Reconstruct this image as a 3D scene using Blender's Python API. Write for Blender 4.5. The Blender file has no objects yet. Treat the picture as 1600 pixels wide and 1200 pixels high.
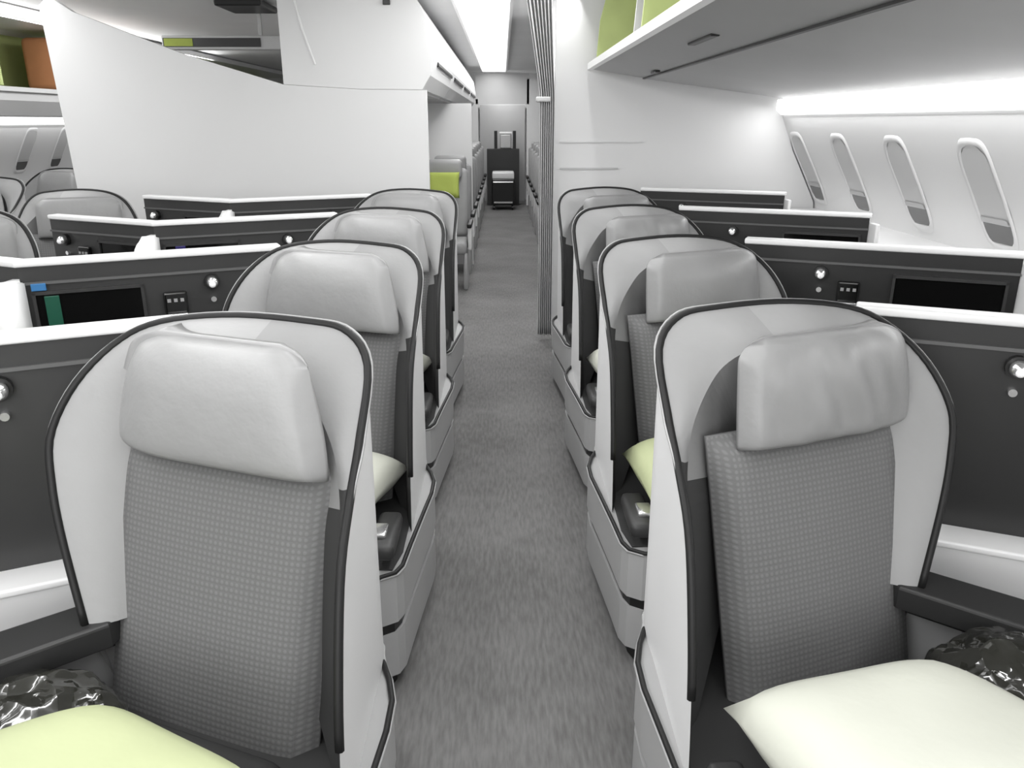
import bpy, bmesh, math, random
from mathutils import Vector, Matrix
random.seed(7)
S = bpy.context.scene
COL = S.collection
R = math.radians

# ---------------------------------------------------------------- camera, world, light, exposure
cam_d = bpy.data.cameras.new('camera'); cam = bpy.data.objects.new('camera', cam_d); COL.objects.link(cam)
cam.location = (0, 0, 1.56)
cam.rotation_euler = (R(90-18.2), 0, R(-0.65))
cam_d.sensor_width = 36; cam_d.lens = 36*1250/1600; cam_d.clip_start = .05
S.camera = cam
S.view_settings.view_transform = 'Standard'; S.view_settings.look = 'None'
S.view_settings.gamma = 1; S.view_settings.exposure = -0.36
w = bpy.data.worlds.new('world'); S.world = w; w.use_nodes = True
w.node_tree.nodes['Background'].inputs[0].default_value = (1, 1, 1, 1)
w.node_tree.nodes['Background'].inputs[1].default_value = .55
def area(name, loc, sx, sy, power, rot=(0, 0, 0)):
    d = bpy.data.lights.new(name, 'AREA'); d.shape = 'RECTANGLE'; d.size = sx; d.size_y = sy; d.energy = power
    o = bpy.data.objects.new(name, d); o.location = loc; o.rotation_euler = rot; COL.objects.link(o); return o
area('aisle_ceiling_lamp', (-.15, 1.0, 2.40), .5, 6.5, 40)
area('aisle_ceiling_lamp', (-.15, 10.5, 2.40), .4, 10, 110)
area('right_fill', (.52, 2.2, 2.36), .12, 7.4, 62, (0, R(62), 0))  # added fill, no fitting here: brightens the aisle sides of the left seats
area('centre_fill', (-1.45, 1.5, 2.38), .2, 6.4, 75, (0, R(-55), 0))  # added fill aimed at the aisle sides of the right seats
area('centre_fill', (-1.75, 1.5, 2.38), .2, 6.4, 42, (0, R(50), 0))  # second added fill, turned towards the far half of the centre block
area('far_aisle_lamp', (-3.3, 6.0, 2.40), .5, 12, 110)
area('far_cove_lamp', (-4.02, 7.5, 2.335), .05, 9, 45, (0, R(-112), 0))
area('rear_fill', (-1.0, -2.2, 1.6), 4.5, 1.4, 125, (R(88), 0, 0))  # unseen fill panel behind the camera, added to brighten camera-facing surfaces
area('window_wash_lamp', (1.90, 2.2, 1.66), .05, 7.2, 40, (0, R(12), 0))
area('window_wash_lamp', (-4.95, 8.0, 1.60), .05, 12, 60, (0, R(20), 0))
area('far_ceiling_fill', (-2.7, 10.5, 2.43), .2, 5, 35)  # added fill that lifts the dark ceiling beyond the partition
area('galley_fill', (0, 16.3, 2.3), .4, .5, 14)  # added fill so the door behind the trolley comes out lighter

# ---------------------------------------------------------------- materials
def mat(name, col, rough=.6, metal=0, spec=.5, emit=None, es=0, noise=None, bump=None, sheen=0, coat=0, alpha=None, trans=0):
    m = bpy.data.materials.new(name); m.use_nodes = True
    nt = m.node_tree; b = nt.nodes['Principled BSDF']
    c = (col, col, col) if not isinstance(col, tuple) else col
    b.inputs['Base Color'].default_value = (*c, 1); b.inputs['Roughness'].default_value = rough
    b.inputs['Metallic'].default_value = metal; b.inputs['Specular IOR Level'].default_value = spec
    if coat: b.inputs['Coat Weight'].default_value = coat
    if trans: b.inputs['Transmission Weight'].default_value = trans
    if emit: b.inputs['Emission Color'].default_value = (*emit, 1); b.inputs['Emission Strength'].default_value = es
    tc = nt.nodes.new('ShaderNodeTexCoord')
    if noise:
        sc, amt = noise
        n = nt.nodes.new('ShaderNodeTexNoise'); n.inputs['Scale'].default_value = sc; n.inputs['Detail'].default_value = 4
        nt.links.new(tc.outputs['Object'], n.inputs['Vector'])
        mx = nt.nodes.new('ShaderNodeMix'); mx.data_type = 'RGBA'
        mx.inputs[6].default_value = (*[x*(1-amt) for x in c], 1); mx.inputs[7].default_value = (*[min(1, x*(1+amt)) for x in c], 1)
        nt.links.new(n.outputs['Fac'], mx.inputs[0]); nt.links.new(mx.outputs[2], b.inputs['Base Color'])
    if bump:
        sc, st = bump
        n = nt.nodes.new('ShaderNodeTexNoise'); n.inputs['Scale'].default_value = sc; n.inputs['Detail'].default_value = 3
        nt.links.new(tc.outputs['Object'], n.inputs['Vector'])
        bp = nt.nodes.new('ShaderNodeBump'); bp.inputs['Strength'].default_value = st; bp.inputs['Distance'].default_value = .01
        nt.links.new(n.outputs['Fac'], bp.inputs['Height']); nt.links.new(bp.outputs['Normal'], b.inputs['Normal'])
    return m
M = {}
M['shell'] = mat('pale_shell_plastic', .68, .38, noise=(3, .03))
M['lining'] = mat('pale_leather_lining', .27, .5, noise=(5, .04), bump=(30, .12))
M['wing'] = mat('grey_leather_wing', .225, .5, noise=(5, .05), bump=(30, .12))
M['leather'] = mat('grey_leather', .265, .42, noise=(6, .05), bump=(25, .2))
M['leather_r'] = mat('mid_grey_leather', .245, .42, noise=(6, .08), bump=(25, .2))
M['rim'] = mat('charcoal_rim', .009, .5, spec=.3)
M['rimline'] = mat('silver_edge_line', .32, .4, metal=.2)
M['panel'] = mat('dark_console_panel', .026, .42, noise=(4, .2))
M['panel_r'] = mat('darker_console_panel', .012, .42, noise=(4, .2))
M['black'] = mat('black_plastic', .006, .35)
M['screen'] = mat('black_gloss', .004, .12)
M['ledge'] = mat('white_ledge', .74, .3)
M['white'] = mat('white_panel', .65, .5, noise=(1.5, .015))
M['wallwhite'] = mat('white_sidewall', .70, .55, noise=(1.2, .02))
M['grey'] = mat('grey_ceiling', .74, .6, noise=(2, .06))
M['bin'] = mat('grey_bin_plastic', .46, .45, noise=(3, .05))
M['binlight'] = mat('light_bin_plastic', .62, .4)
M['binlining'] = mat('yellow_green_bin_lining', (.50, .58, .24), .6, noise=(6, .15))
M['orange'] = mat('orange_fabric', (.46, .20, .09), .8, noise=(8, .12))
M['base'] = mat('seat_base_plastic', .34, .45, noise=(4, .05))
M['chrome'] = mat('brushed_metal', .75, .2, metal=.9)
M['pillow'] = mat('cream_white_cotton', (.44, .48, .28), .8, noise=(4, .05), bump=(14, .25))
M['pillow_w'] = mat('white_cotton', (.56, .57, .50), .8, noise=(5, .04), bump=(14, .25))
M['curtain'] = mat('grey_curtain', .50, .8, noise=(12, .08))
M['teal'] = mat('teal_glint', (.004, .07, .04), .4)  # teal, navy and blue: reflections painted as solid colour
M['navy'] = mat('navy_glint', (.015, .01, .10), .4)
M['blue'] = mat('blue_glint', (.03, .15, .35), .4)
M['green'] = mat('olive_green_pillow', (.30, .36, .07), .8, bump=(20, .2))
M['glow'] = mat('lit_diffuser', .9, .5, emit=(1, 1, 1), es=2.2)
M['lampglow'] = mat('frosted_lamp', .8, .3, emit=(1, 1, 1), es=.25)
M['steel'] = mat('galley_metal', .45, .35, metal=.5)
M['win'] = mat('window_shade_grey', .54, .6)
M['glass'] = mat('window_glass', .10, .08)
M['seatfar'] = mat('economy_grey_fabric', .26, .7, noise=(10, .1))
M['shaded_dark_lining'] = mat('shaded_dark_lining', .035, .7, spec=.3)  # shade inside the aisle wing put into the colour; seat gaps reuse it
M['seam'] = mat('seam_grey', .09, .5)
M['belt'] = mat('belt_webbing', .012, .6)

def fabric():
    m = bpy.data.materials.new('dotted_grey_fabric'); m.use_nodes = True
    nt = m.node_tree; b = nt.nodes['Principled BSDF']; b.inputs['Roughness'].default_value = .75
    tc = nt.nodes.new('ShaderNodeTexCoord')
    mp = nt.nodes.new('ShaderNodeMapping'); mp.inputs['Scale'].default_value = (84, 84, 84)
    nt.links.new(tc.outputs['UV'], mp.inputs['Vector'])
    v = nt.nodes.new('ShaderNodeTexVoronoi'); v.inputs['Randomness'].default_value = 0; v.inputs['Scale'].default_value = 1
    v.voronoi_dimensions = '2D'
    nt.links.new(mp.outputs['Vector'], v.inputs['Vector'])
    cr = nt.nodes.new('ShaderNodeValToRGB')
    cr.color_ramp.elements[0].position = .22; cr.color_ramp.elements[0].color = (.148, .148, .148, 1)
    cr.color_ramp.elements[1].position = .38; cr.color_ramp.elements[1].color = (.118, .118, .118, 1)
    nt.links.new(v.outputs['Distance'], cr.inputs['Fac']); nt.links.new(cr.outputs['Color'], b.inputs['Base Color'])
    bp = nt.nodes.new('ShaderNodeBump'); bp.inputs['Strength'].default_value = .3; bp.inputs['Distance'].default_value = .004; bp.invert = True
    nt.links.new(v.outputs['Distance'], bp.inputs['Height']); nt.links.new(bp.outputs['Normal'], b.inputs['Normal'])
    return m
M['fabric'] = fabric()
def carpet():
    m = bpy.data.materials.new('grey_carpet'); m.use_nodes = True
    nt = m.node_tree; b = nt.nodes['Principled BSDF']; b.inputs['Roughness'].default_value = .85
    tc = nt.nodes.new('ShaderNodeTexCoord')
    mp = nt.nodes.new('ShaderNodeMapping'); mp.inputs['Scale'].default_value = (60, 9, 1)
    nt.links.new(tc.outputs['Object'], mp.inputs['Vector'])
    n = nt.nodes.new('ShaderNodeTexNoise'); n.inputs['Scale'].default_value = 1.5; n.inputs['Detail'].default_value = 5
    nt.links.new(mp.outputs['Vector'], n.inputs['Vector'])
    n2 = nt.nodes.new('ShaderNodeTexNoise'); n2.inputs['Scale'].default_value = 2.2
    nt.links.new(tc.outputs['Object'], n2.inputs['Vector'])
    mm = nt.nodes.new('ShaderNodeMath'); mm.operation = 'MULTIPLY_ADD'; mm.inputs[1].default_value = .6
    nt.links.new(n.outputs['Fac'], mm.inputs[0])
    m2 = nt.nodes.new('ShaderNodeMath'); m2.operation = 'MULTIPLY'; m2.inputs[1].default_value = .4
    nt.links.new(n2.outputs['Fac'], m2.inputs[0]); nt.links.new(m2.outputs[0], mm.inputs[2])
    cr = nt.nodes.new('ShaderNodeValToRGB')
    cr.color_ramp.elements[0].position = .36; cr.color_ramp.elements[0].color = (.104, .102, .10, 1)
    cr.color_ramp.elements[1].position = .66; cr.color_ramp.elements[1].color = (.18, .178, .176, 1)
    nt.links.new(mm.outputs[0], cr.inputs['Fac']); nt.links.new(cr.outputs['Color'], b.inputs['Base Color'])
    return m
M['carpet'] = carpet()
def plastic_wrap():
    m = bpy.data.materials.new('crinkled_clear_wrap_over_black'); m.use_nodes = True
    nt = m.node_tree; b = nt.nodes['Principled BSDF']
    b.inputs['Base Color'].default_value = (.018, .018, .014, 1); b.inputs['Roughness'].default_value = .12
    b.inputs['Coat Weight'].default_value = 1; b.inputs['Coat Roughness'].default_value = .05
    tc = nt.nodes.new('ShaderNodeTexCoord')
    v = nt.nodes.new('ShaderNodeTexVoronoi'); v.inputs['Scale'].default_value = 10
    nt.links.new(tc.outputs['Object'], v.inputs['Vector'])
    bp = nt.nodes.new('ShaderNodeBump'); bp.inputs['Strength'].default_value = 1; bp.inputs['Distance'].default_value = .03
    nt.links.new(v.outputs['Distance'], bp.inputs['Height'])
    nt.links.new(bp.outputs['Normal'], b.inputs['Normal']); nt.links.new(bp.outputs['Normal'], b.inputs['Coat Normal'])
    return m
M['wrap'] = plastic_wrap()

# ---------------------------------------------------------------- helpers
def link(name, me, m, parent=None, smooth=False):
    o = bpy.data.objects.new(name, me); COL.objects.link(o)
    for mm in (m if isinstance(m, (list, tuple)) else [m]): me.materials.append(mm)
    if smooth:
        for p in me.polygons: p.use_smooth = True
    if parent: o.parent = parent
    return o
def obj(name, bm, m, parent=None, smooth=False, normals=True):
    if normals: bmesh.ops.recalc_face_normals(bm, faces=bm.faces)
    me = bpy.data.meshes.new(name); bm.to_mesh(me); bm.free()
    return link(name, me, m, parent, smooth)
def thing(name, label, cat, loc=(0, 0, 0), group=None):
    o = bpy.data.objects.new(name, None); COL.objects.link(o); o.location = loc; o.empty_display_size = .1
    return tag(o, label, cat, group)
def tag(o, label=None, cat=None, group=None, kind=None):
    if label: o['label'] = label
    if cat: o['category'] = cat
    if group: o['group'] = group
    if kind: o['kind'] = kind
    return o
def struct(o): o['kind'] = 'structure'; return o
def dup(root, loc, label=None, group=None):
    def rec(o, par):
        c = o.copy(); COL.objects.link(c)
        if par: c.parent = par; c.matrix_parent_inverse = o.matrix_parent_inverse
        for ch in [x for x in bpy.data.objects if x.parent == o]: rec(ch, c)
        return c
    r = rec(root, None); r.location = loc
    if label: r['label'] = label
    if group: r['group'] = group
    return r
def kids(o): return [x for x in bpy.data.objects if x.parent == o]
def box(bm, c, s, bev=0, rz=0, mtx=None):
    r = bmesh.ops.create_cube(bm, size=1); vs = r['verts']
    bmesh.ops.scale(bm, vec=s, verts=vs)
    if bev:
        es = list({e for v in vs for e in v.link_edges})
        q = bmesh.ops.bevel(bm, geom=es, offset=bev, segments=3, profile=.5, affect='EDGES')
        vs = list({v for f in q['faces'] for v in f.verts} | {v for v in vs if v.is_valid})
        seen = set(vs); st = list(vs)
        while st:
            for e in st.pop().link_edges:
                for x in e.verts:
                    if x not in seen: seen.add(x); st.append(x)
        vs = list(seen)
    m = Matrix.Translation(c) @ Matrix.Rotation(rz, 4, 'Z')
    if mtx: m = mtx @ m
    bmesh.ops.transform(bm, matrix=m, verts=vs)
    return bm
def bx(c, s, bev=0, rz=0): return box(bmesh.new(), c, s, bev, rz)
def crom(pts, n):
    out = []; P = [Vector(p) for p in pts]; N = len(P)-1
    for i in range(n+1):
        t = i/n*N; k = min(int(t), N-1); f = t-k
        p0 = P[max(k-1, 0)]; p1 = P[k]; p2 = P[k+1]; p3 = P[min(k+2, N)]
        out.append(.5*((2*p1)+(p2-p0)*f+(2*p0-5*p1+4*p2-p3)*f*f+(3*p1-p0-3*p2+p3)*f**3))
    return out
def loft(bm, rows):
    g = [[bm.verts.new(p) for p in r] for r in rows]
    for a in range(len(g)-1):
        for b in range(len(g[a])-1):
            bm.faces.new((g[a][b], g[a][b+1], g[a+1][b+1], g[a+1][b]))
    return g
def tube(bm, pts, ra, n=8, rb=None, caps=True):
    """tube of elliptical section along pts; ra radius or list"""
    P = [Vector(p) for p in pts]; rings = []
    ref = Vector((0, 0, 1))
    for i, p in enumerate(P):
        d = (P[min(i+1, len(P)-1)]-P[max(i-1, 0)]).normalized()
        a = ref.cross(d)
        if a.length < .15: a = Vector((1, 0, 0)).cross(d)
        a.normalize(); b = d.cross(a).normalized()
        r = ra[i] if isinstance(ra, list) else ra
        rings.append([bm.verts.new(p + a*math.cos(2*math.pi*k/n)*r + b*math.sin(2*math.pi*k/n)*(rb or r)) for k in range(n)])
    for i in range(len(rings)-1):
        for k in range(n): bm.faces.new((rings[i][k], rings[i][(k+1) % n], rings[i+1][(k+1) % n], rings[i+1][k]))
    if caps: bm.faces.new(rings[0][::-1]); bm.faces.new(rings[-1])
    return bm
def prism(bm, poly, z0, z1, bev=0):
    """vertical prism over plan polygon"""
    lo = [bm.verts.new((x, y, z0)) for x, y in poly]; hi = [bm.verts.new((x, y, z1)) for x, y in poly]
    n = len(poly); fs = [bm.faces.new(lo[::-1]), bm.faces.new(hi)]
    for i in range(n): fs.append(bm.faces.new((lo[i], lo[(i+1) % n], hi[(i+1) % n], hi[i])))
    if bev:
        es = [e for e in fs[1].edges]
        bmesh.ops.bevel(bm, geom=es, offset=bev, segments=3, profile=.5, affect='EDGES')
    return bm
def extr(bm, prof, y0, y1, closed=True):
    """profile in x,z extruded along y"""
    a = [bm.verts.new((x, y0, z)) for x, z in prof]; b = [bm.verts.new((x, y1, z)) for x, z in prof]
    n = len(prof)
    for i in range(n if closed else n-1): bm.faces.new((a[i], a[(i+1) % n], b[(i+1) % n], b[i]))
    if closed: bm.faces.new(a[::-1]); bm.faces.new(b)
    return bm
def solid(o, t, off=-1):
    m = o.modifiers.new('s', 'SOLIDIFY'); m.thickness = t; m.offset = off; return o
def subs(o, l=1):
    m = o.modifiers.new('u', 'SUBSURF'); m.levels = l; m.render_levels = l; return o
def sph(bm, c, r, sc=(1, 1, 1), u=16, v=10):
    q = bmesh.ops.create_uvsphere(bm, u_segments=u, v_segments=v, radius=r)
    bmesh.ops.scale(bm, vec=sc, verts=q['verts']); bmesh.ops.translate(bm, vec=c, verts=q['verts']); return bm

# ---------------------------------------------------------------- business seat
RIM = [(0, -.58, .36), (0, -.56, .50), (0, -.53, .64), (0, -.45, .82), (0, -.33, .905), (0, -.21, .97), (.0, -.07, 1.08), (.05, -.015, 1.14),
       (.14, 0, 1.158), (.3, .02, 1.166), (.45, .02, 1.152), (.545, .01, 1.11), (.62, -.04, 1.035), (.662, -.09, .94),
       (.655, -.13, .85), (.632, -.17, .74), (.588, -.222, .568)]
BOT = [(0, -.56, .06), (0, -.53, .06), (0, -.5, .06), (0, -.42, .06), (0, -.32, .06), (0, -.2, .06), (0, -.08, .06), (.02, .03, .06),
       (.1, .09, .06), (.28, .12, .06), (.42, .11, .06), (.52, .08, .1), (.58, .05, .2), (.60, .01, .3),
       (.60, -.05, .35), (.60, -.1, .38), (.585, -.16, .40)]
INN = [(.03, -.46, .34), (.03, -.42, .45), (.03, -.38, .6), (.03, -.32, .8), (.03, -.28, .88), (.05, -.22, .96), (.10, -.15, 1.03), (.14, -.14, 1.075),
       (.20, -.14, 1.105), (.3, -.12, 1.12), (.41, -.09, 1.11), (.46, -.06, 1.07), (.495, -.05, 1.0), (.515, -.07, .9),
       (.515, -.10, .81), (.51, -.13, .72), (.50, -.18, .565)]
ANG = R(22)
def seat_frame(sg, cu, cv):
    """local axes of the reclined seat: lateral, forward (towards the sitter's feet)"""
    lat = Vector((sg*math.cos(ANG), math.sin(ANG), 0)); fwd = Vector((sg*math.sin(ANG), -math.cos(ANG), 0))
    return Vector((sg*cu, cv, 0)), lat, fwd
def cushion(o0, lat, fwd, z0, z1, hw, lean, thick, puff, nx=18, nz=18, hwtop=None, pw=4, crease=0, ztop_round=0, skew=0, blend=0):
    """puffed upright cushion; front surface + flat back, UV in metres. lean = forward shift per metre going down"""
    bm = bmesh.new(); uv = bm.loops.layers.uv.new('uv'); grid = []
    up = Vector((0, 0, 1))
    def pt(a, b, back):
        z = z0+(z1-z0)*(b+1)/2
        w = hw + ((hwtop or hw)-hw)*((b+1)/2)**1.6
        if b > 1-ztop_round and ztop_round:
            q = (b-1+ztop_round)/ztop_round; w *= math.sqrt(max(0, 1-(.75*q)**2.6))
        edge = (1-abs(a)**pw)*(1-abs(b)**pw)
        d = thick*max(edge, 0)**.35 + puff*(1-a*a)*(1-b*b)
        if blend:
            q = max(0, (a-.25)/.75); d -= blend*q*q
            q = max(0, (b-.2)/.8); d -= blend*.5*q*q
        if crease:
            d += crease*(math.sin(a*9+1.2*math.sin(b*2.5))*.6+math.sin(a*17+b*3)*.35)*(1-a**4)*(1-b**4)
        f = (z1-z)*lean + (d if not back else -.01)
        p = o0 + lat*(a*w) + fwd*f + up*(z+skew*a)
        return p
    for back in (0, 1):
        g = [[bm.verts.new(pt(-1+2*i/nx, -1+2*j/nz, back)) for i in range(nx+1)] for j in range(nz+1)]
        for j in range(nz):
            for i in range(nx):
                f = bm.faces.new((g[j][i], g[j][i+1], g[j+1][i+1], g[j+1][i]))
                for l, (ii, jj) in zip(f.loops, ((i, j), (i+1, j), (i+1, j+1), (i, j+1))):
                    l[uv].uv = ((-1+2*ii/nx)*hw, (z0+(z1-z0)*jj/nz))
        grid.append(g)
    A, B = grid
    ed = lambda g: [g[0][i] for i in range(nx+1)]+[g[j][nx] for j in range(1, nz+1)]+[g[nz][i] for i in range(nx-1, -1, -1)]+[g[j][0] for j in range(nz-1, 0, -1)]
    a, b = ed(A), ed(B)
    for i in range(len(a)): bm.faces.new((a[i], a[(i+1) % len(a)], b[(i+1) % len(a)], b[i]))
    return bm
def map_uv(pts, sg): return [Vector((sg*p[0], p[1], p[2])) for p in pts]
def make_seat(sg, label, loc, group, crease=0, leather='leather'):
    t = thing('business_seat', label, 'seat', loc, group)
    N = 72
    rim = crom(map_uv(RIM, sg), N); bot = crom(map_uv(BOT, sg), N); inn = crom(map_uv(INN, sg), N)
    # outer shell
    bm = bmesh.new(); rows = []
    for k in range(11):
        f = k/10
        rows.append([b.lerp(r, f) for b, r in zip(bot, rim)])
    loft(bm, rows)
    o = obj('shell', bm, M['shell'], t, True); 
    # thin rim band: dark, with a silver line on its outside
    bm = bmesh.new(); tube(bm, rim[6:], .0085, 8)
    rt = obj('rim_trim', bm, M['rim'], t, True)
    bm = bmesh.new(); out = []
    for i, p in enumerate(rim):
        d = (p-inn[i]); d.normalize(); out.append(p+d*.009+Vector((0, .009, 0)))
    tube(bm, out[6:], .0035, 6); obj('edge_line', bm, M['rimline'], rt, True)
    # lining, split in aisle wing (dark for its shade) and main lining
    cut = 34
    def lin(i0, i1, nm, m):
        bm = bmesh.new(); rows = []
        for k in range(7):
            f = k/6; row = []
            for r, q in zip(rim[i0:i1+1], inn[i0:i1+1]):
                p = r.lerp(q, f); p = p + Vector((0, -.012*math.sin(math.pi*f), 0)); row.append(p)
            rows.append(row)
        loft(bm, rows); o = obj(nm, bm, m, t, True); return o
    lin(0, 19, 'aisle_wing_lining', M['shaded_dark_lining']); lin(19, 38, 'corner_lining', M['wing']); lin(38, N, 'wing_lining', M['lining'])
    # back filler behind cushions
    for i0, i1, nm, m_ in ((0, 17, 'aisle_side_filler', 'shaded_dark_lining'), (17, 38, 'corner_filler', 'wing'), (38, N, 'back_filler', 'lining')):
        bm = bmesh.new(); vs = [bm.verts.new(p) for p in inn[i0:i1+1]]; cc = bm.verts.new((sg*.28, .03, .75))
        for a, b in zip(vs, vs[1:]): bm.faces.new((a, b, cc))
        obj(nm, bm, M[m_], t)
    du = .0 if sg < 0 else .035
    # backrest
    o0, lat, fwd = seat_frame(sg, .27+du, -.105)
    bm = cushion(o0+fwd*.02, lat, fwd, .28, .93, .262 if sg < 0 else .25, .27, .05, .012, 16, 24, pw=10)
    obj('backrest', bm, M['fabric'], t, True)
    # headrest
    o1 = o0+lat*(.012 if sg < 0 else .035)+fwd*.03
    bm = cushion(o1, lat, fwd, .91, 1.155 if sg < 0 else 1.135, .27 if sg < 0 else .235, .16, .05, .018, 34, 24, hwtop=.205 if sg < 0 else .225, pw=9, crease=crease, ztop_round=.35 if sg < 0 else .45, skew=0, blend=.055 if sg < 0 else .03)
    h = obj('headrest', bm, M[leather], t, True)
    # seat cushion
    cc = o0+fwd*.51
    bm = bmesh.new(); box(bm, (0, 0, 0), (.54, .50, .14), .04)
    m = Matrix.Translation((cc.x, cc.y, .365)) @ Matrix.Rotation(math.atan2(lat.y, lat.x), 4, 'Z')
    bmesh.ops.transform(bm, matrix=m, verts=bm.verts); obj('seat_cushion', bm, M['shaded_dark_lining'], t, True)
    # base body along the aisle
    def pl(z0, z1, off, poly, bev=0):
        bm = bmesh.new(); prism(bm, [(sg*(u+off if u < .2 else u), v) for u, v in poly], z0, z1, bev); return bm
    body = [(.0, -.10), (-.022, -.16), (-.038, -.23), (-.038, -.32), (-.024, -.46), (-.005, -.66), (.005, -.78), (.02, -.82), (.06, -.845), (.14, -.85), (.30, -.80), (.34, -.45), (.50, -.35), (.52, -.05), (.03, .02), (.006, -.03)]
    bb = obj('base', pl(.05, .192, .0, body), M['base'], t)
    obj('base_panel', pl(.224, .374, -.003, body, .006), M['base'], bb)
    obj('groove', pl(.190, .226, .008, body), M['black'], bb)
    obj('toe_kick', pl(.0, .055, .03, body), M['black'], bb)
    obj('seat_pan', pl(.368, .378, 0, [(.012, -.5), (.012, -.02), (.54, -.02), (.54, -.37), (.38, -.47), (.36, -.5), (.30, -.78), (.03, -.80), (.012, -.7)]), M['shaded_dark_lining'], t)
    # dark trim along the top edge of the base
    edge = [Vector((sg*(u-.001), v, .380)) for u, v in body[:10]]
    bm = bmesh.new(); tube(bm, edge, .0065, 8); obj('base_trim', bm, M['rim'], t, True)
    bm = bmesh.new(); tube(bm, [p+Vector((sg*-.006, 0, -.006)) for p in edge], .004, 6); obj('trim_line', bm, M['rimline'], t, True)
    # aisle armrest, dark top
    bm = bmesh.new(); box(bm, (sg*.055, -.71, .435), (.07, .22, .05), .018); obj('aisle_armrest', bm, M['panel'], t, True)
    bm = bmesh.new(); box(bm, (sg*.07, -.74, .466), (.045, .07, .016), .005); obj('belt_buckle', bm, M['chrome'], t, True)
    # inner armrest band
    A = [(.53, -.15), (.60, -.12), (.93, -.38), (.88, -.50), (.54, -.22)]
    bm = bmesh.new(); prism(bm, [(sg*u, v) for u, v in A], .515, .57, .008); obj('inner_armrest', bm, M['panel'], t)
    bm = bmesh.new(); prism(bm, [(sg*(u+.01), v+.05) for u, v in A], .485, .515); obj('armrest_underside', bm, M['black'], t)
    bm = bmesh.new(); prism(bm, [(sg*(u+.02), v+.09) for u, v in A[:1]+A[2:]], .02, .484); obj('armrest_support', bm, M['base'], t)
    return t

PITCH = 1.10
L0, R0 = 1.65, 1.77
NEARX, RX, FARX, FWX = -.28, .345, -2.84, -3.50
CX = -1.62
names = ['nearest', 'second nearest', 'third nearest', 'farthest']
gl, gr, gf, gw = 'business seats left of the aisle', 'business seats right of the aisle', 'far seats of the centre block', 'seats beside the far windows'
seatL = make_seat(-1, 'nearest large grey seat left of the aisle with smooth headrest and cream pillow', (NEARX, L0, 0), gl)
for k in (1, 2, 3):
    dup(seatL, (NEARX, L0+k*PITCH, 0), '%s grey business seat in the column left of the aisle' % names[k], gl)
seatR = make_seat(1, 'nearest large grey seat right of the aisle with creased headrest and white pillow', (RX, R0, 0), gr, .012, 'leather_r')
seatR2 = make_seat(1, 'second nearest grey seat right of the aisle with cream pillow showing beside it', (RX, R0+PITCH, 0), gr, .0, 'leather_r')
dup(seatR, (RX, R0+2*PITCH, 0), 'third nearest grey seat right of the aisle, headrest creased', gr)
dup(seatR2, (RX, R0+3*PITCH, 0), 'farthest grey business seat right of the aisle in front of the white bulkhead', gr)
dup(seatR2, (FARX, L0+2*PITCH, 0), 'grey seat cut by the left edge of the photo behind the curved ledge', gf)
dup(seatR2, (FARX, L0+3*PITCH, 0), 'grey rounded seat at far left just before the white partition', gf)
dup(seatL, (FWX, 6.1, 0), 'window-side seat at the left photo edge beyond the second aisle', gw)
dup(seatL, (FWX, 7.2, 0), 'window-side grey seat left of the white partition, beside the small windows', gw)

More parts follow.
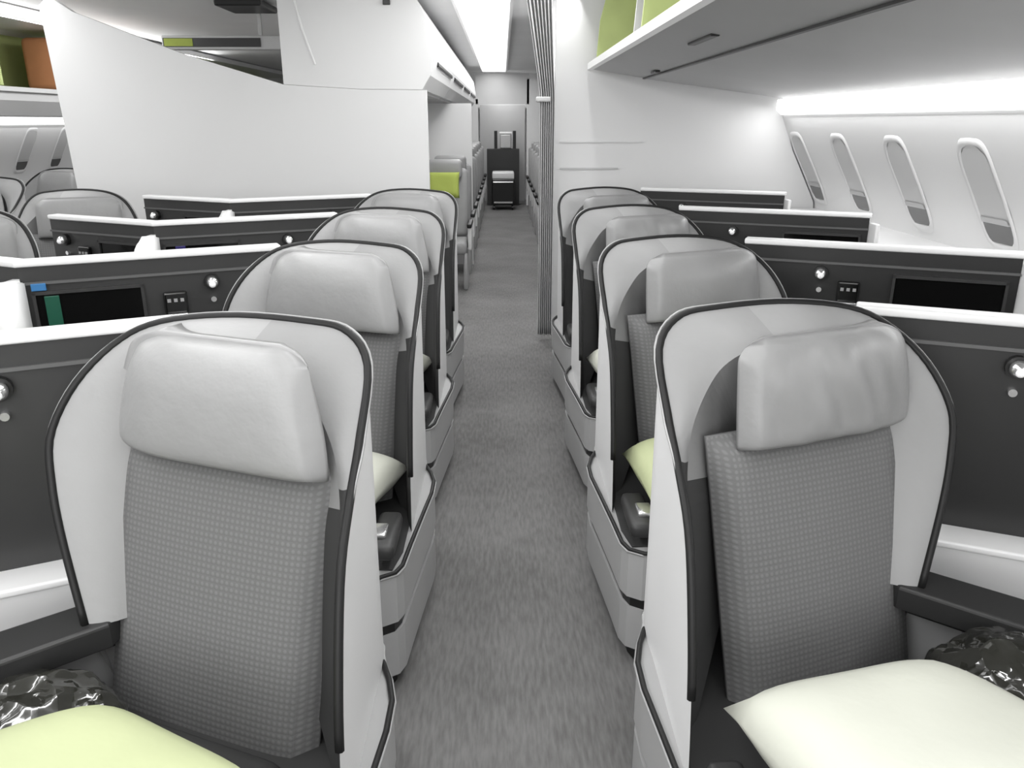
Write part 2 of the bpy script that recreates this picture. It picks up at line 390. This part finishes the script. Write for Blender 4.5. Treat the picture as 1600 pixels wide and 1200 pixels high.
# ---------------------------------------------------------------- consoles
def wall_pts(sg, lo, hi, x0):
    """plan line of a console wall: from centre/window end (far u) back to the seat"""
    pass
LZ = 1.11
def console_half(root, sg, x_seat, x_end, v_seat, v_end, pm, niche, lamp_s, ctl):
    """dark upright panel between plan points; sg gives which side the seat is. wmap(t)->plan point"""
    a = Vector((x_end, v_end, 0)); b = Vector((x_seat, v_seat, 0)); d = (b-a); L = d.length; d.normalize()
    n = Vector((d.y, -d.x, 0))
    if n.y > 0: n = -n                      # towards the camera
    ang = math.atan2(d.y, d.x)
    def fr(s, off, z): return a+d*s+n*off+Vector((0, 0, z))
    def fbox(s0, s1, o0, o1, z0, z1, bev=0):
        bm = bmesh.new(); c = fr((s0+s1)/2, (o0+o1)/2, (z0+z1)/2); box(bm, c, (s1-s0, abs(o1-o0), z1-z0), bev, ang); return bm
    p = obj('panel', fbox(0, L, -.03, .0, .50, LZ-.012), M[pm], root)
    bm = fbox(.0, L, .0, .008, LZ-.075, LZ-.066); obj('panel_seam', bm, M['seam'], p)
    obj('ledge', fbox(-.01, L, -.05, .012, LZ-.014, LZ+.008, .006), M['ledge'], root, True)
    bxs = fbox(0, L, -.03, .09, .0, .535); c = obj('side_cabinet', bxs, M['shell'], root)
    obj('cabinet_top', fbox(-.01, L, -.03, .10, .536, .556, .006), M['ledge'], c, True)
    # niche with a frame
    s0, s1 = niche
    bm = bmesh.new()
    for q in ((s0, s1, .0, .014, 1.0, 1.012), (s0, s1, .0, .014, .78, .79), (s0, s0+.01, .0, .014, .78, 1.01), (s1-.01, s1, .0, .014, .78, 1.01)):
        c_ = fr((q[0]+q[1])/2, (q[2]+q[3])/2, (q[4]+q[5])/2); box(bm, c_, (q[1]-q[0], .014, q[5]-q[4]), 0, ang)
    nf = obj('storage_niche', bm, M['panel'], root)
    obj('niche_door', fbox(s0+.01, s1-.01, .0, .006, .79, 1.0), M['screen'], nf)
    # reading lamp: ball on a short stalk with a chrome ring
    c_ = fr(lamp_s, .03, 1.0); bm = bmesh.new(); sph(bm, c_, .021); lp = obj('reading_lamp', bm, M['chrome'], root, True)
    bm = bmesh.new(); tube(bm, [fr(lamp_s, -.005, 1.0), fr(lamp_s, .02, 1.0)], .028, 14); obj('lamp_socket', bm, M['black'], lp)
    bm = bmesh.new(); sph(bm, fr(lamp_s-.002, .045, .996), .012); obj('lamp_lens', bm, M['lampglow'], lp, True)
    bm = bmesh.new(); tube(bm, [fr(lamp_s, 0, .935), fr(lamp_s, .014, .935)], .010, 12); obj('socket_knob', bm, M['chrome'], root)
    # handset / control unit
    cu = obj('control_unit', fbox(ctl, ctl+.08, 0, .022, .895, .975, .008), M['screen'], root)
    bm = bmesh.new()
    for i in range(3): box(bm, fr(ctl+.017+i*.022, .024, .945), (.012, .004, .012), 0, ang)
    obj('buttons', bm, M['rimline'], cu)
    obj('handset_cradle', fbox(ctl+.005, ctl+.075, 0, .034, .878, .897, .004), M['chrome'], cu, True)
    return fr, fbox, ang, L
def make_centre(label, loc, y, xs=.78, ls=.605):
    t = thing('centre_console', label, 'console', (CX, y, 0), 'consoles of the centre block')
    for sg in (-1, 1):
        console_half(t, sg, sg*(xs if sg > 0 else .64), 0, -.08+.474*(xs if sg > 0 else .64), -.08, 'panel', (.03, .375), ls, .435)
    # white rounded divider between the two seats
    bm = bmesh.new(); prof = [(-.0, .56), (-.0, 1.06)]
    pr = [(.0, .56), (.0, 1.06)] + [(-.08-.14*math.sin(a), .94+.12*math.cos(a)) for a in [R(x) for x in range(0, 91, 15)]] + [(-.23, .56)]
    lo = [bm.verts.new((-.025, -.08+v, z)) for v, z in pr]; hi = [bm.verts.new((.025, -.08+v, z)) for v, z in pr]
    bm.faces.new(lo); bm.faces.new(hi[::-1])
    for i in range(len(pr)): bm.faces.new((lo[i], lo[(i+1) % len(pr)], hi[(i+1) % len(pr)], hi[i]))
    bmesh.ops.bevel(bm, geom=[e for e in bm.edges], offset=.014, segments=3, affect='EDGES')
    obj('divider', bm, M['ledge'], t, True)
    return t
make_centre('nearest dark centre console with pale ledge, at the left edge beside the front seat', None, L0-.12, .84, .56)
cen = make_centre('second nearest centre console, dark niche with a teal glint strip', None, L0+PITCH)
for k, s in ((2, 'third centre console, with white divider post and dark blue glint strip'), (3, 'farthest centre console below the white partition')):
    dup(cen, (CX, L0+k*PITCH, 0), s)
def make_side(label, y, xs=.62):
    t = thing('window_console', label, 'console', (RX, y, 0), 'consoles beside the right-hand windows')
    console_half(t, 1, xs, 1.50, -.06+.44*(1.5-xs), -.06, 'panel_r', (.03, .41), .665, .52)
    bm = bmesh.new(); box(bm, (1.512, -.08, .60), (.022, .12, .95), .008); obj('end_panel', bm, M['ledge'], t, True)
    return t
make_side('nearest dark console right of the front right seat, at the photo edge', R0-.15, .55)
sid = make_side('second nearest dark window-side console with reading lamp and large black niche', R0+PITCH)
for k, s in ((2, 'third nearest window-side console under the small windows'), (3, 'farthest window-side console against the white bulkhead')):
    dup(sid, (RX, R0+k*PITCH+(0, 0, .15, .33)[k], 0), s)
# thin coloured strips that stand in for glints on the niches
def wallpoint(x, y0):   # on centre console, near half
    return y0-.08+.474*(x-CX)
def glint(x, y0, wd, h, z, m, label):
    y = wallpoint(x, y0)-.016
    o = obj('glint', bx((0, 0, h/2), (wd, .006, h), .002, math.atan(.474)), M[m]); o.location = (x, y, z)
    return tag(o, label, 'glint', 'glint strips on the consoles')
glint(-1.535, L0+PITCH, .045, .20, .795, 'teal', 'strip for a teal glint in the second centre console niche')
glint(-1.52, L0+2*PITCH, .045, .05, .95, 'navy', 'strip for a dark blue glint in the niche of the third centre console')
glint(-1.565, L0+PITCH, .045, .025, 1.015, 'blue', 'small strip for a blue glint at upper edge of second console niche')

# ---------------------------------------------------------------- pillows and wrapped bags
def pillow(name, corners, z, th, m, label, droop=0, group='pillows on the seats'):
    """corners: 4 plan points; puffed cushion between them"""
    c = sum((Vector((*p, 0)) for p in corners), Vector())/4
    bm = bmesh.new(); n = 16; P = [Vector((p[0], p[1], 0))-c for p in corners]
    gs = []
    for s in (1, -1):
        g = []
        for j in range(n+1):
            row = []
            for i in range(n+1):
                a, b = i/n, j/n
                p = (P[0]*(1-a)+P[1]*a)*(1-b)+(P[3]*(1-a)+P[2]*a)*b
                A, B = 2*a-1, 2*b-1
                sh = max(0, (1-A**4)*(1-B**4))
                pin = 1-.06*(1-(A*B)**2)*(abs(A)**6+abs(B)**6)*.8
                zz = s*th/2*sh**.5 + .008*math.sin(5*a+2)*math.sin(4*b)+droop*(B*B-.3)
                row.append(bm.verts.new((p.x*pin, p.y*pin, zz)))
            g.append(row)
        for j in range(n):
            for i in range(n): bm.faces.new((g[j][i], g[j][i+1], g[j+1][i+1], g[j+1][i]))
    bmesh.ops.remove_doubles(bm, verts=bm.verts, dist=.0005)
    o = obj(name, bm, M[m], None, True); o.location = (c.x, c.y, z)
    return tag(o, label, 'pillow', group)
pillow('pillow', [(-.33, 1.0), (-.71, 1.20), (-1.02, 1.02), (-.66, .68)], .54, .18, 'pillow', 'cream pillow on the front left seat at the bottom of the photo')
pillow('pillow', [(.40, 1.20), (.83, 1.31), (1.06, .98), (.52, .80)], .54, .18, 'pillow_w', 'large white pillow on the front right seat at the bottom')
pillow('pillow', [(-.30, 2.36), (-.66, 2.55), (-.80, 2.2), (-.40, 2.05)], .50, .13, 'pillow_w', 'white pillow on second left seat seen past the front shell')
pillow('pillow', [(.385, 2.40), (.76, 2.55), (.86, 2.25), (.42, 2.02)], .53, .15, 'pillow', 'cream pillow on second right seat seen past the front shell')
pillow('pillow', [(.375, 3.50), (.76, 3.65), (.86, 3.35), (.42, 3.2)], .53, .15, 'pillow_w', 'white pillow on third right seat, only its corner visible')
pillow('pillow', [(-.31, 3.50), (-.66, 3.65), (-.80, 3.3), (-.40, 3.2)], .52, .12, 'pillow_w', 'white pillow on third left seat, only its corner visible')
def bag(x, y, z, r, sc, label):
    bm = bmesh.new(); bmesh.ops.create_icosphere(bm, subdivisions=5, radius=r)
    from mathutils import noise as nz
    for v in bm.verts:
        q = v.co.copy()
        d = nz.noise(q*16+Vector((x*9, 0, 0)))*.016+abs(nz.noise(q*34))*.014
        v.co += q.normalized()*d
        v.co.x *= sc[0]; v.co.y *= sc[1]; v.co.z *= sc[2]
    o = obj('wrapped_bag', bm, M['wrap'], None, True); o.location = (x, y, z)
    return tag(o, label, 'bag', 'wrapped bedding bags')
bag(-.88, 1.24, .45, .15, (1.05, .85, .75), 'black bedding bag in clear wrap under the left armrest')
bag(1.01, 1.31, .46, .15, (1.1, .9, .85), 'black bedding bag in clear wrap under the right armrest')

# ---------------------------------------------------------------- setting: floor, walls, ceiling
def plane(name, pts, m, th=0):
    bm = bmesh.new(); bm.faces.new([bm.verts.new(p) for p in pts]); o = obj(name, bm, m, normals=False)
    if th: solid(o, th)
    return o
struct(obj('floor', bx((-1.55, 7.5, -.05), (8.4, 21, .1)), M['carpet']))
BY = 5.95                                # bulkhead distance
def wall_profile(sg, c):                 # sidewall section leaning in at window height
    pr = [(2.10, 0), (2.26, .35), (2.31, .75), (2.28, 1.0), (2.19, 1.18), (2.09, 1.36), (2.02, 1.50), (1.98, 1.60), (1.97, 1.72)]
    return [(c+sg*x, z) for x, z in pr]
bm = bmesh.new(); extr(bm, wall_profile(1, 0), -3, 18, False); struct(obj('wall_right', bm, M['wallwhite'], None, True))
bm = bmesh.new(); extr(bm, wall_profile(-1, 2*CX), -3, 18, False); struct(obj('wall_left', bm, M['wallwhite'], None, True))
# ceiling: grey arch over the centre block, bright over the aisle
bm = bmesh.new(); extr(bm, [(2.1, 1.80), (1.9, 2.30), (1.0, 2.44), (.35, 2.46), (-2.0, 2.47), (-3.6, 2.46), (-4.2, 2.42), (-5.0, 2.3), (-5.3, 1.8)], -3, 18, False)
struct(obj('ceiling', bm, M['grey'], None, True))
struct(obj('wall_front', bx((-1.55, 17.0, 1.25), (8.2, .1, 2.5)), M['grey']))
struct(obj('wall_back', bx((-1.55, -3.0, 1.25), (8.2, .1, 2.5)), M['grey']))
# side ledge beneath the right windows
bm = bmesh.new(); extr(bm, [(1.93, .10), (1.93, .93), (1.95, .955), (2.36, .955), (2.36, .1)], -2, BY-.03); struct(obj('trim_1', bm, M['wallwhite']))
# right windows: recess, shade, dark pane at the lower end
def wall_at(z):
    pr = wall_profile(1, 0)
    for (x0, z0), (x1, z1) in zip(pr, pr[1:]):
        if z0 <= z <= z1: return x0+(x1-x0)*(z-z0)/(z1-z0)
def window(n, y, sg, c):
    def pt(z, dy, off): return Vector((c+sg*(wall_at(z)-off), y+dy, z))
    bm = bmesh.new(); Z0, Z1 = 1.02, 1.46; hw = .115
    K = 28; ring = []
    def se(k, s, off):
        a = 2*math.pi*k/K; ca, sa = math.cos(a), math.sin(a)
        e = .45
        dy = hw*s*math.copysign(abs(ca)**e, ca); z = (Z0+Z1)/2+(Z1-Z0)/2*s*math.copysign(abs(sa)**e, sa)
        return pt(z, dy, off)
    r0 = [bm.verts.new(se(k, 1.14, .001)) for k in range(K)]; r1 = [bm.verts.new(se(k, 1.07, .013)) for k in range(K)]; r2 = [bm.verts.new(se(k, .97, .004)) for k in range(K)]
    for a, b in ((r0, r1), (r1, r2)):
        for k in range(K): bm.faces.new((a[k], a[(k+1) % K], b[(k+1) % K], b[k]))
    w_ = struct(obj('window_%d' % n, bm, M['wallwhite'], None, True))
    bm = bmesh.new(); rows = []
    for j in range(9):
        z = Z0+.10+(Z1-Z0-.10)*j/8; t = (z-(Z0+Z1)/2)/((Z1-Z0)/2); ww = hw*.95*(1-abs(t)**5)**.3 if abs(t) < 1 else hw*.3
        rows.append([pt(z, -ww, .006), pt(z, ww, .006)])
    loft(bm, rows); obj('shade', bm, M['win'], w_, True)
    bm = bmesh.new(); rows = []
    for j in range(5):
        z = Z0+.012+.095*j/4; ww = hw*(.75+.17*min(1, j/2)); rows.append([pt(z, -ww, .005), pt(z, ww, .005)])
    loft(bm, rows); obj('pane', bm, M['glass'], w_, True)
    bm = bmesh.new(); loft(bm, [[pt(Z0+.10, -hw*.9, .012), pt(Z0+.10, hw*.9, .012)], [pt(Z0+.125, -hw*.9, .012), pt(Z0+.125, hw*.9, .012)]]); obj('shade_handle', bm, M['bin'], w_)
wn = 1
for k in range(6): window(wn, 2.15+k*.73, 1, 0); wn += 1
for k in range(7): window(wn, 7.3+k*.73, -1, 2*CX); wn += 1
# glowing wash light strips over the windows
bm = bmesh.new(); extr(bm, [(1.965, 1.60), (1.925, 1.635), (1.93, 1.70), (1.97, 1.71)], -1.5, BY-.02)
tag(obj('wash_light', bm, M['glow']), 'long white wash light glowing above the right-hand windows', 'light', 'window wash lights')
bm = bmesh.new(); extr(bm, [(2*CX-1.965, 1.52), (2*CX-1.90, 1.53), (2*CX-1.90, 1.585), (2*CX-1.97, 1.60)], 5, 16.9)
tag(obj('wash_light', bm, M['glow']), 'white wash light strip above the far left windows', 'light', 'window wash lights')

# right overhead bin: open, pale lip, grey underside with a dark seam
t = thing('overhead_bin', 'open overhead bin above the right seats with yellow-green interior and pale lip', 'overhead bin', (0, 0, 0), 'overhead bins')
Y0, Y1 = -1.8, BY-.06
bm = bmesh.new(); extr(bm, [(.60, 1.90), (.60, 1.925), (1.35, 2.0), (1.95, 1.78), (1.96, 1.71), (.985, 1.838), (.975, 1.843)], Y0, Y1); ub = obj('bin_floor', bm, M['bin'], t)
bm = bmesh.new(); extr(bm, [(.585, 1.895), (.585, 1.935), (.60, 1.945), (.63, 1.935), (.63, 1.90), (.605, 1.885)], Y0, Y1); obj('lip', bm, M['ledge'], t, False)
bm = bmesh.new(); extr(bm, [(.968, 1.842), (.968, 1.834), (.982, 1.832), (.982, 1.84)], Y0, Y1); obj('seam', bm, M['black'], ub)
bm = bmesh.new(); extr(bm, [(1.30, 1.99), (1.36, 2.0), (1.25, 2.42), (1.20, 2.42)], Y0, Y1); obj('bin_back', bm, M['binlining'], t)
for i, yy in enumerate((Y1-.02, 4.25, 4.02, 1.6)):
    bm = bmesh.new(); prf = [(.64, 1.93), (1.33, 2.0), (1.22, 2.44), (.72, 2.44), (.66, 2.2)]
    extr(bm, prf, yy-.012, yy+.012); obj('bin_divider', bm, M['binlining' if i % 2 == 0 else 'binlight'], t)
bm = bmesh.new(); extr(bm, [(.62, 2.45), (.62, 2.41), (1.3, 2.40), (1.3, 2.45)], Y0, Y1); obj('bin_roof', bm, M['binlight'], t)
bm = bmesh.new(); box(bm, (.80, 3.45, 1.868), (.035, .40, .012), .004); obj('latch', bm, M['black'], ub)
bm = bmesh.new(); box(bm, (.93, 5.2, 1.842), (.03, .16, .012), .003); obj('vent', bm, M['black'], ub)
# white centre partition (rises to the left) and right bulkhead
def slab(name, poly, y, th, m):
    bm = bmesh.new()
    a = [bm.verts.new((x, y, z)) for x, z in poly]; b = [bm.verts.new((x, y+th, z)) for x, z in poly]; n = len(poly)
    bm.faces.new(a[::-1]); bm.faces.new(b)
    for i in range(n): bm.faces.new((a[i], a[(i+1) % n], b[(i+1) % n], b[i]))
    return obj(name, bm, m)
struct(slab('wall_centre', [(-3.02, 0), (-.53, 0), (-.53, 1.765), (-1.0, 1.77), (-1.52, 1.80), (-2.2, 2.0), (-2.9, 2.26), (-3.05, 2.36), (-3.12, 2.30), (-3.08, 1.5)], BY, .06, M['white']))
bm = bmesh.new(); bp = [(.37, 0), (1.99, 0), (2.27, .4), (2.30, .75), (2.27, 1.0), (2.08, 1.36), (1.99, 1.6), (1.97, 1.8), (1.9, 2.45), (.37, 2.45)]
struct(slab('wall_bulkhead', bp, BY, .06, M['white']))
bm = bmesh.new(); box(bm, (.40, 6.9, 1.225), (.06, 1.85, 2.45)); struct(obj('wall_monument', bm, M['grey']))
for z in (1.62, 1.42, 1.02):
    pass
struct(obj('trim_2', bx((.62, BY-.006, 1.235), (.42, .008, .012)), M['bin']))
struct(obj('trim_3', bx((.70, BY-.006, 1.42), (.60, .008, .012)), M['binlight']))
# tied-back aisle curtain at the monument edge
t = thing('curtain', 'grey pleated curtain gathered at the right side of the aisle', 'curtain', (.30, 5.80, 0))
bm = bmesh.new(); rows = []
for j in range(40):
    z = .04+2.38*j/39
    w_ = .09+.075*max(0, (z-1.72)/.7)**1.2; x0 = .01 - .07*max(0, (z-1.72)/.7)
    row = []
    for i in range(61):
        a = i/60; row.append(Vector((x0+(a-.5)*2*w_*.55, .035*math.sin(a*math.pi*14)*(1 if z > 1.7 else .8), z)))
    rows.append(row)
loft(bm, rows); solid(obj('drape', bm, M['curtain'], t, True), .004)
bm = bmesh.new(); box(bm, (-.02, 0, 1.70), (.10, .085, .035), .01); obj('tie_band', bm, M['bin'], t, True)
bm = bmesh.new(); tube(bm, [(-.55, 0, 2.435), (.08, 0, 2.435)], .008); obj('curtain_rail', bm, M['bin'], t)

# centre overhead bins beyond the partition
def centre_bin(y0, y1, label, idx):
    t = thing('centre_overhead_bin', label, 'overhead bin', (0, y0, 0), 'overhead bins of the centre row')
    ln = y1-y0-.02
    pr = [(-.56, 1.77), (-.50, 1.86), (-.47, 2.0), (-.50, 2.2), (-.62, 2.40), (-1.52, 2.44), (-1.52, 1.81), (-1.0, 1.77)]
    bm = bmesh.new(); extr(bm, pr, 0, ln); obj('bin_body', bm, M['white'], t)
    bm = bmesh.new(); box(bm, (-.482, ln*.55, 1.955), (.03, ln*.8, .035), .008); obj('handle_slot', bm, M['black'], t)
    bm = bmesh.new(); extr(bm, [(-.60, 1.769), (-.60, 1.755), (-1.0, 1.755), (-1.0, 1.772)], .02, ln-.02); obj('service_panel', bm, M['bin'], t)
    return t
centre_bin(BY+.07, 8.2, 'nearest white centre bin above the aisle with a long black handle slot', 0)
centre_bin(8.2, 10.4, 'middle white centre bin beyond the nearest one', 1)
centre_bin(10.4, 12.6, 'third white centre bin farther down the aisle', 2)
centre_bin(12.6, 15.0, 'farthest white centre bin near the galley', 3)
# end panel details
pn = struct(slab('wall_bin_end', [(-1.52, 1.802), (-1.0, 1.772), (-.56, 1.768), (-.50, 1.86), (-.47, 2.0), (-.50, 2.2), (-.62, 2.42), (-1.52, 2.46)], BY, .05, M['white']))
bm = bmesh.new(); tube(bm, [(-1.40, BY-.004, 2.33), (-1.36, BY-.006, 2.15), (-1.29, BY-.004, 1.93)], .008, 6); struct(obj('trim_4', bm, M['ledge']))
tag(obj('coat_latch', bx((-.78, BY-.012, 2.32), (.05, .02, .03), .004), M['black']), 'small black latch on the white bin end near the ceiling', 'latch')
# dark slot display on the far ceiling
t = thing('ceiling_display', 'dark narrow ceiling display above the white partition', 'display', (-2.35, 7.4, 2.19))
obj('housing', bx((0, 0, 0), (1.05, .10, .11), .01), M['bin'], t); obj('screen_panel', bx((-.10, -.055, 0), (.82, .01, .07)), M['black'], t)
obj('lit_panel', bx((-.38, -.062, 0), (.24, .008, .06)), M['green'], t)
obj('bracket', bx((.30, 0, .15), (.03, .03, .24)), M['bin'], t)
tag(obj('ceiling_vent', bx((-2.03, 7.0, 2.425), (.36, .5, .05), .015), M['black']), 'black slotted vent in the grey ceiling at upper left', 'vent')

# left far bins with open doors and luggage
t = thing('far_overhead_bin', 'open overhead bin at the far left with yellow-green lining', 'overhead bin', (0, 0, 0), 'overhead bins')
bm = bmesh.new(); extr(bm, [(-4.02, 1.60), (-3.98, 1.72), (-4.0, 1.80), (-4.9, 1.84), (-5.15, 1.60)], 5.5, 16.8); obj('bin_floor', bm, M['bin'], t)
bm = bmesh.new(); extr(bm, [(-3.975, 1.79), (-3.975, 1.825), (-4.03, 1.83), (-4.03, 1.80)], 5.5, 16.8); obj('lip', bm, M['ledge'], t)
bm = bmesh.new(); extr(bm, [(-4.75, 1.83), (-4.85, 1.83), (-4.85, 2.36), (-4.75, 2.36)], 5.5, 16.8); obj('bin_back', bm, M['binlining'], t)
for yy in (7.0, 8.72, 10.4, 12.2): obj('bin_divider', bx((-4.4, yy, 2.09), (.66, .03, .5)), M['binlining'], t)
bm = bmesh.new(); extr(bm, [(-4.0, 2.36), (-4.85, 2.36), (-4.85, 2.42), (-4.0, 2.42)], 5.5, 16.8); obj('bin_roof', bm, M['ledge'], t)
t = thing('suitcase', 'orange bag in the far left overhead bin', 'bag', (-4.24, 8.5, 1.835))
obj('body', bx((0, 0, .23), (.44, .9, .46), .05), M['orange'], t, True); 
bm = bmesh.new(); tube(bm, crom([(.22, -.12, .25), (.26, -.08, .27), (.26, .08, .27), (.22, .12, .25)], 10), .01); obj('handle', bm, M['black'], t, True)
# bright ceiling light strips (things with lit diffusers)
def clight(x, y0, y1, wd, z, label):
    t = thing('ceiling_light', label, 'light', (x, (y0+y1)/2, z), 'ceiling lights')
    obj('housing', bx((0, 0, .02), (wd+.06, y1-y0, .03), .006), M['ledge'], t); obj('diffuser', bx((0, 0, 0), (wd, y1-y0-.04, .012)), M['glow'], t)
clight(-.15, 4.4, 15.8, .42, 2.425, 'long bright ceiling light over the main aisle')
clight(-4.02, 5.0, 8.6, .22, 2.425, 'bright ceiling light over the far left aisle')

# ---------------------------------------------------------------- cabin beyond: economy seats
def eco(label, loc, grp):
    t = thing('economy_seat', label, 'seat', loc, grp)
    bm = bmesh.new(); box(bm, (0, .0, .80), (.44, .12, .66), .05)
    bmesh.ops.rotate(bm, cent=(0, 0, .5), matrix=Matrix.Rotation(R(-10), 3, 'X'), verts=bm.verts); obj('backrest', bm, M['seatfar'], t, True)
    bm = bmesh.new(); box(bm, (0, -.01, 1.12), (.34, .13, .18), .04); obj('headrest', bm, M['leather'], t, True)
    bm = bmesh.new(); box(bm, (0, -.25, .42), (.44, .46, .12), .04); obj('seat_cushion', bm, M['seatfar'], t, True)
    for s in (-1, 1):
        bm = bmesh.new(); box(bm, (s*.245, -.2, .62), (.045, .42, .04), .012); a = obj('armrest', bm, M['rim'], t, True)
        bm = bmesh.new(); box(bm, (s*.245, -.2, .50), (.035, .30, .22), .01); obj('armrest_side', bm, M['shell' if s > 0 else 'bin'], a, True)
        bm = bmesh.new(); box(bm, (s*.2, -.15, .18), (.04, .36, .36), .01); obj('leg', bm, M['steel'], t, True)
    return t
ordn = ['nearest', 'second', 'third', 'fourth', 'fifth', 'sixth', 'seventh', 'eighth', 'ninth', 'tenth']
e0 = eco('nearest small seat beyond the partition, left of the aisle', (-.56, 8.0, 0), 'seats left of the aisle beyond the partition')
for k in range(1, 9): dup(e0, (-.56, 8.0+k*.9, 0), '%s seat from the partition on the left side of the distant aisle' % ordn[k])
e1 = dup(e0, (.68, 8.4, 0), 'nearest small seat past the curtain, right of the distant aisle', 'seats right of the aisle beyond the curtain')
for k in range(1, 8): dup(e0, (.68, 8.4+k*.9, 0), '%s seat past the curtain on the right side of the distant aisle' % ordn[k], 'seats right of the aisle beyond the curtain')
o = pillow('cushion', [(-.72, 7.55), (-.42, 7.55), (-.42, 7.8), (-.72, 7.8)], .88, .10, 'green', 'olive green cushion on the first seat beyond the partition', group='cushions beyond')
o.rotation_euler = (R(72), 0, 0); o.location = (-.56, 7.84, .98)
del o['group']
# left inner partition beyond
struct(slab('wall_galley', [(-1.6, 0), (-.46, 0), (-.46, 1.95), (-1.6, 1.95)], 15.9, .06, M['white']))
struct(slab('wall_galley_side', [(.46, 0), (1.9, 0), (1.9, 2.3), (.46, 2.3)], 15.9, .06, M['grey']))
struct(slab('wall_header', [(-.5, 1.86), (.5, 1.86), (.5, 2.4), (-.5, 2.4)], 15.9, .06, M['binlight']))
struct(obj('door_1', bx((0, 16.85, .93), (.9, .08, 1.86)), M['bin']))
struct(slab('wall_divider', [(-1.6, 0), (-.335, 0), (-.335, 1.74), (-1.6, 1.74)], 9.15, .05, M['white']))
# galley trolley
t = thing('galley_trolley', 'black galley trolley with a white tray at the far end of the aisle', 'trolley', (.01, 15.3, 0))
obj('body', bx((0, 0, .32), (.42, .6, .46), .02), M['black'], t)
obj('top_tray', bx((0, 0, .61), (.40, .56, .12), .02), M['ledge'], t, True)
bm = bmesh.new(); tube(bm, [(-.18, -.32, .50), (.18, -.32, .50)], .012); obj('handle', bm, M['chrome'], t)
obj('brake_bar', bx((0, -.31, .14), (.34, .02, .03)), M['chrome'], t)
for x in (-.17, .17):
    for y in (-.24, .24):
        bm = bmesh.new(); tube(bm, [(x-.015, y, .045), (x+.015, y, .045)], .045, 12); obj('wheel', bm, M['black'], t)
t = thing('galley_box', 'light grey metal galley box in the dark doorway behind the trolley', 'box', (.06, 16.1, 1.05))
obj('carrier', bx((0, 0, .14), (.22, .3, .26), .02), M['steel'], t); obj('lid', bx((0, 0, .29), (.24, .32, .04), .01), M['ledge'], t)
obj('counter', bx((-.05, 0, -.52), (.62, .4, 1.04)), M['panel'], t)
for x in (-.19, .17): obj('side_post', bx((x, .1, .16), (.06, .2, .34)), M['black'], t)
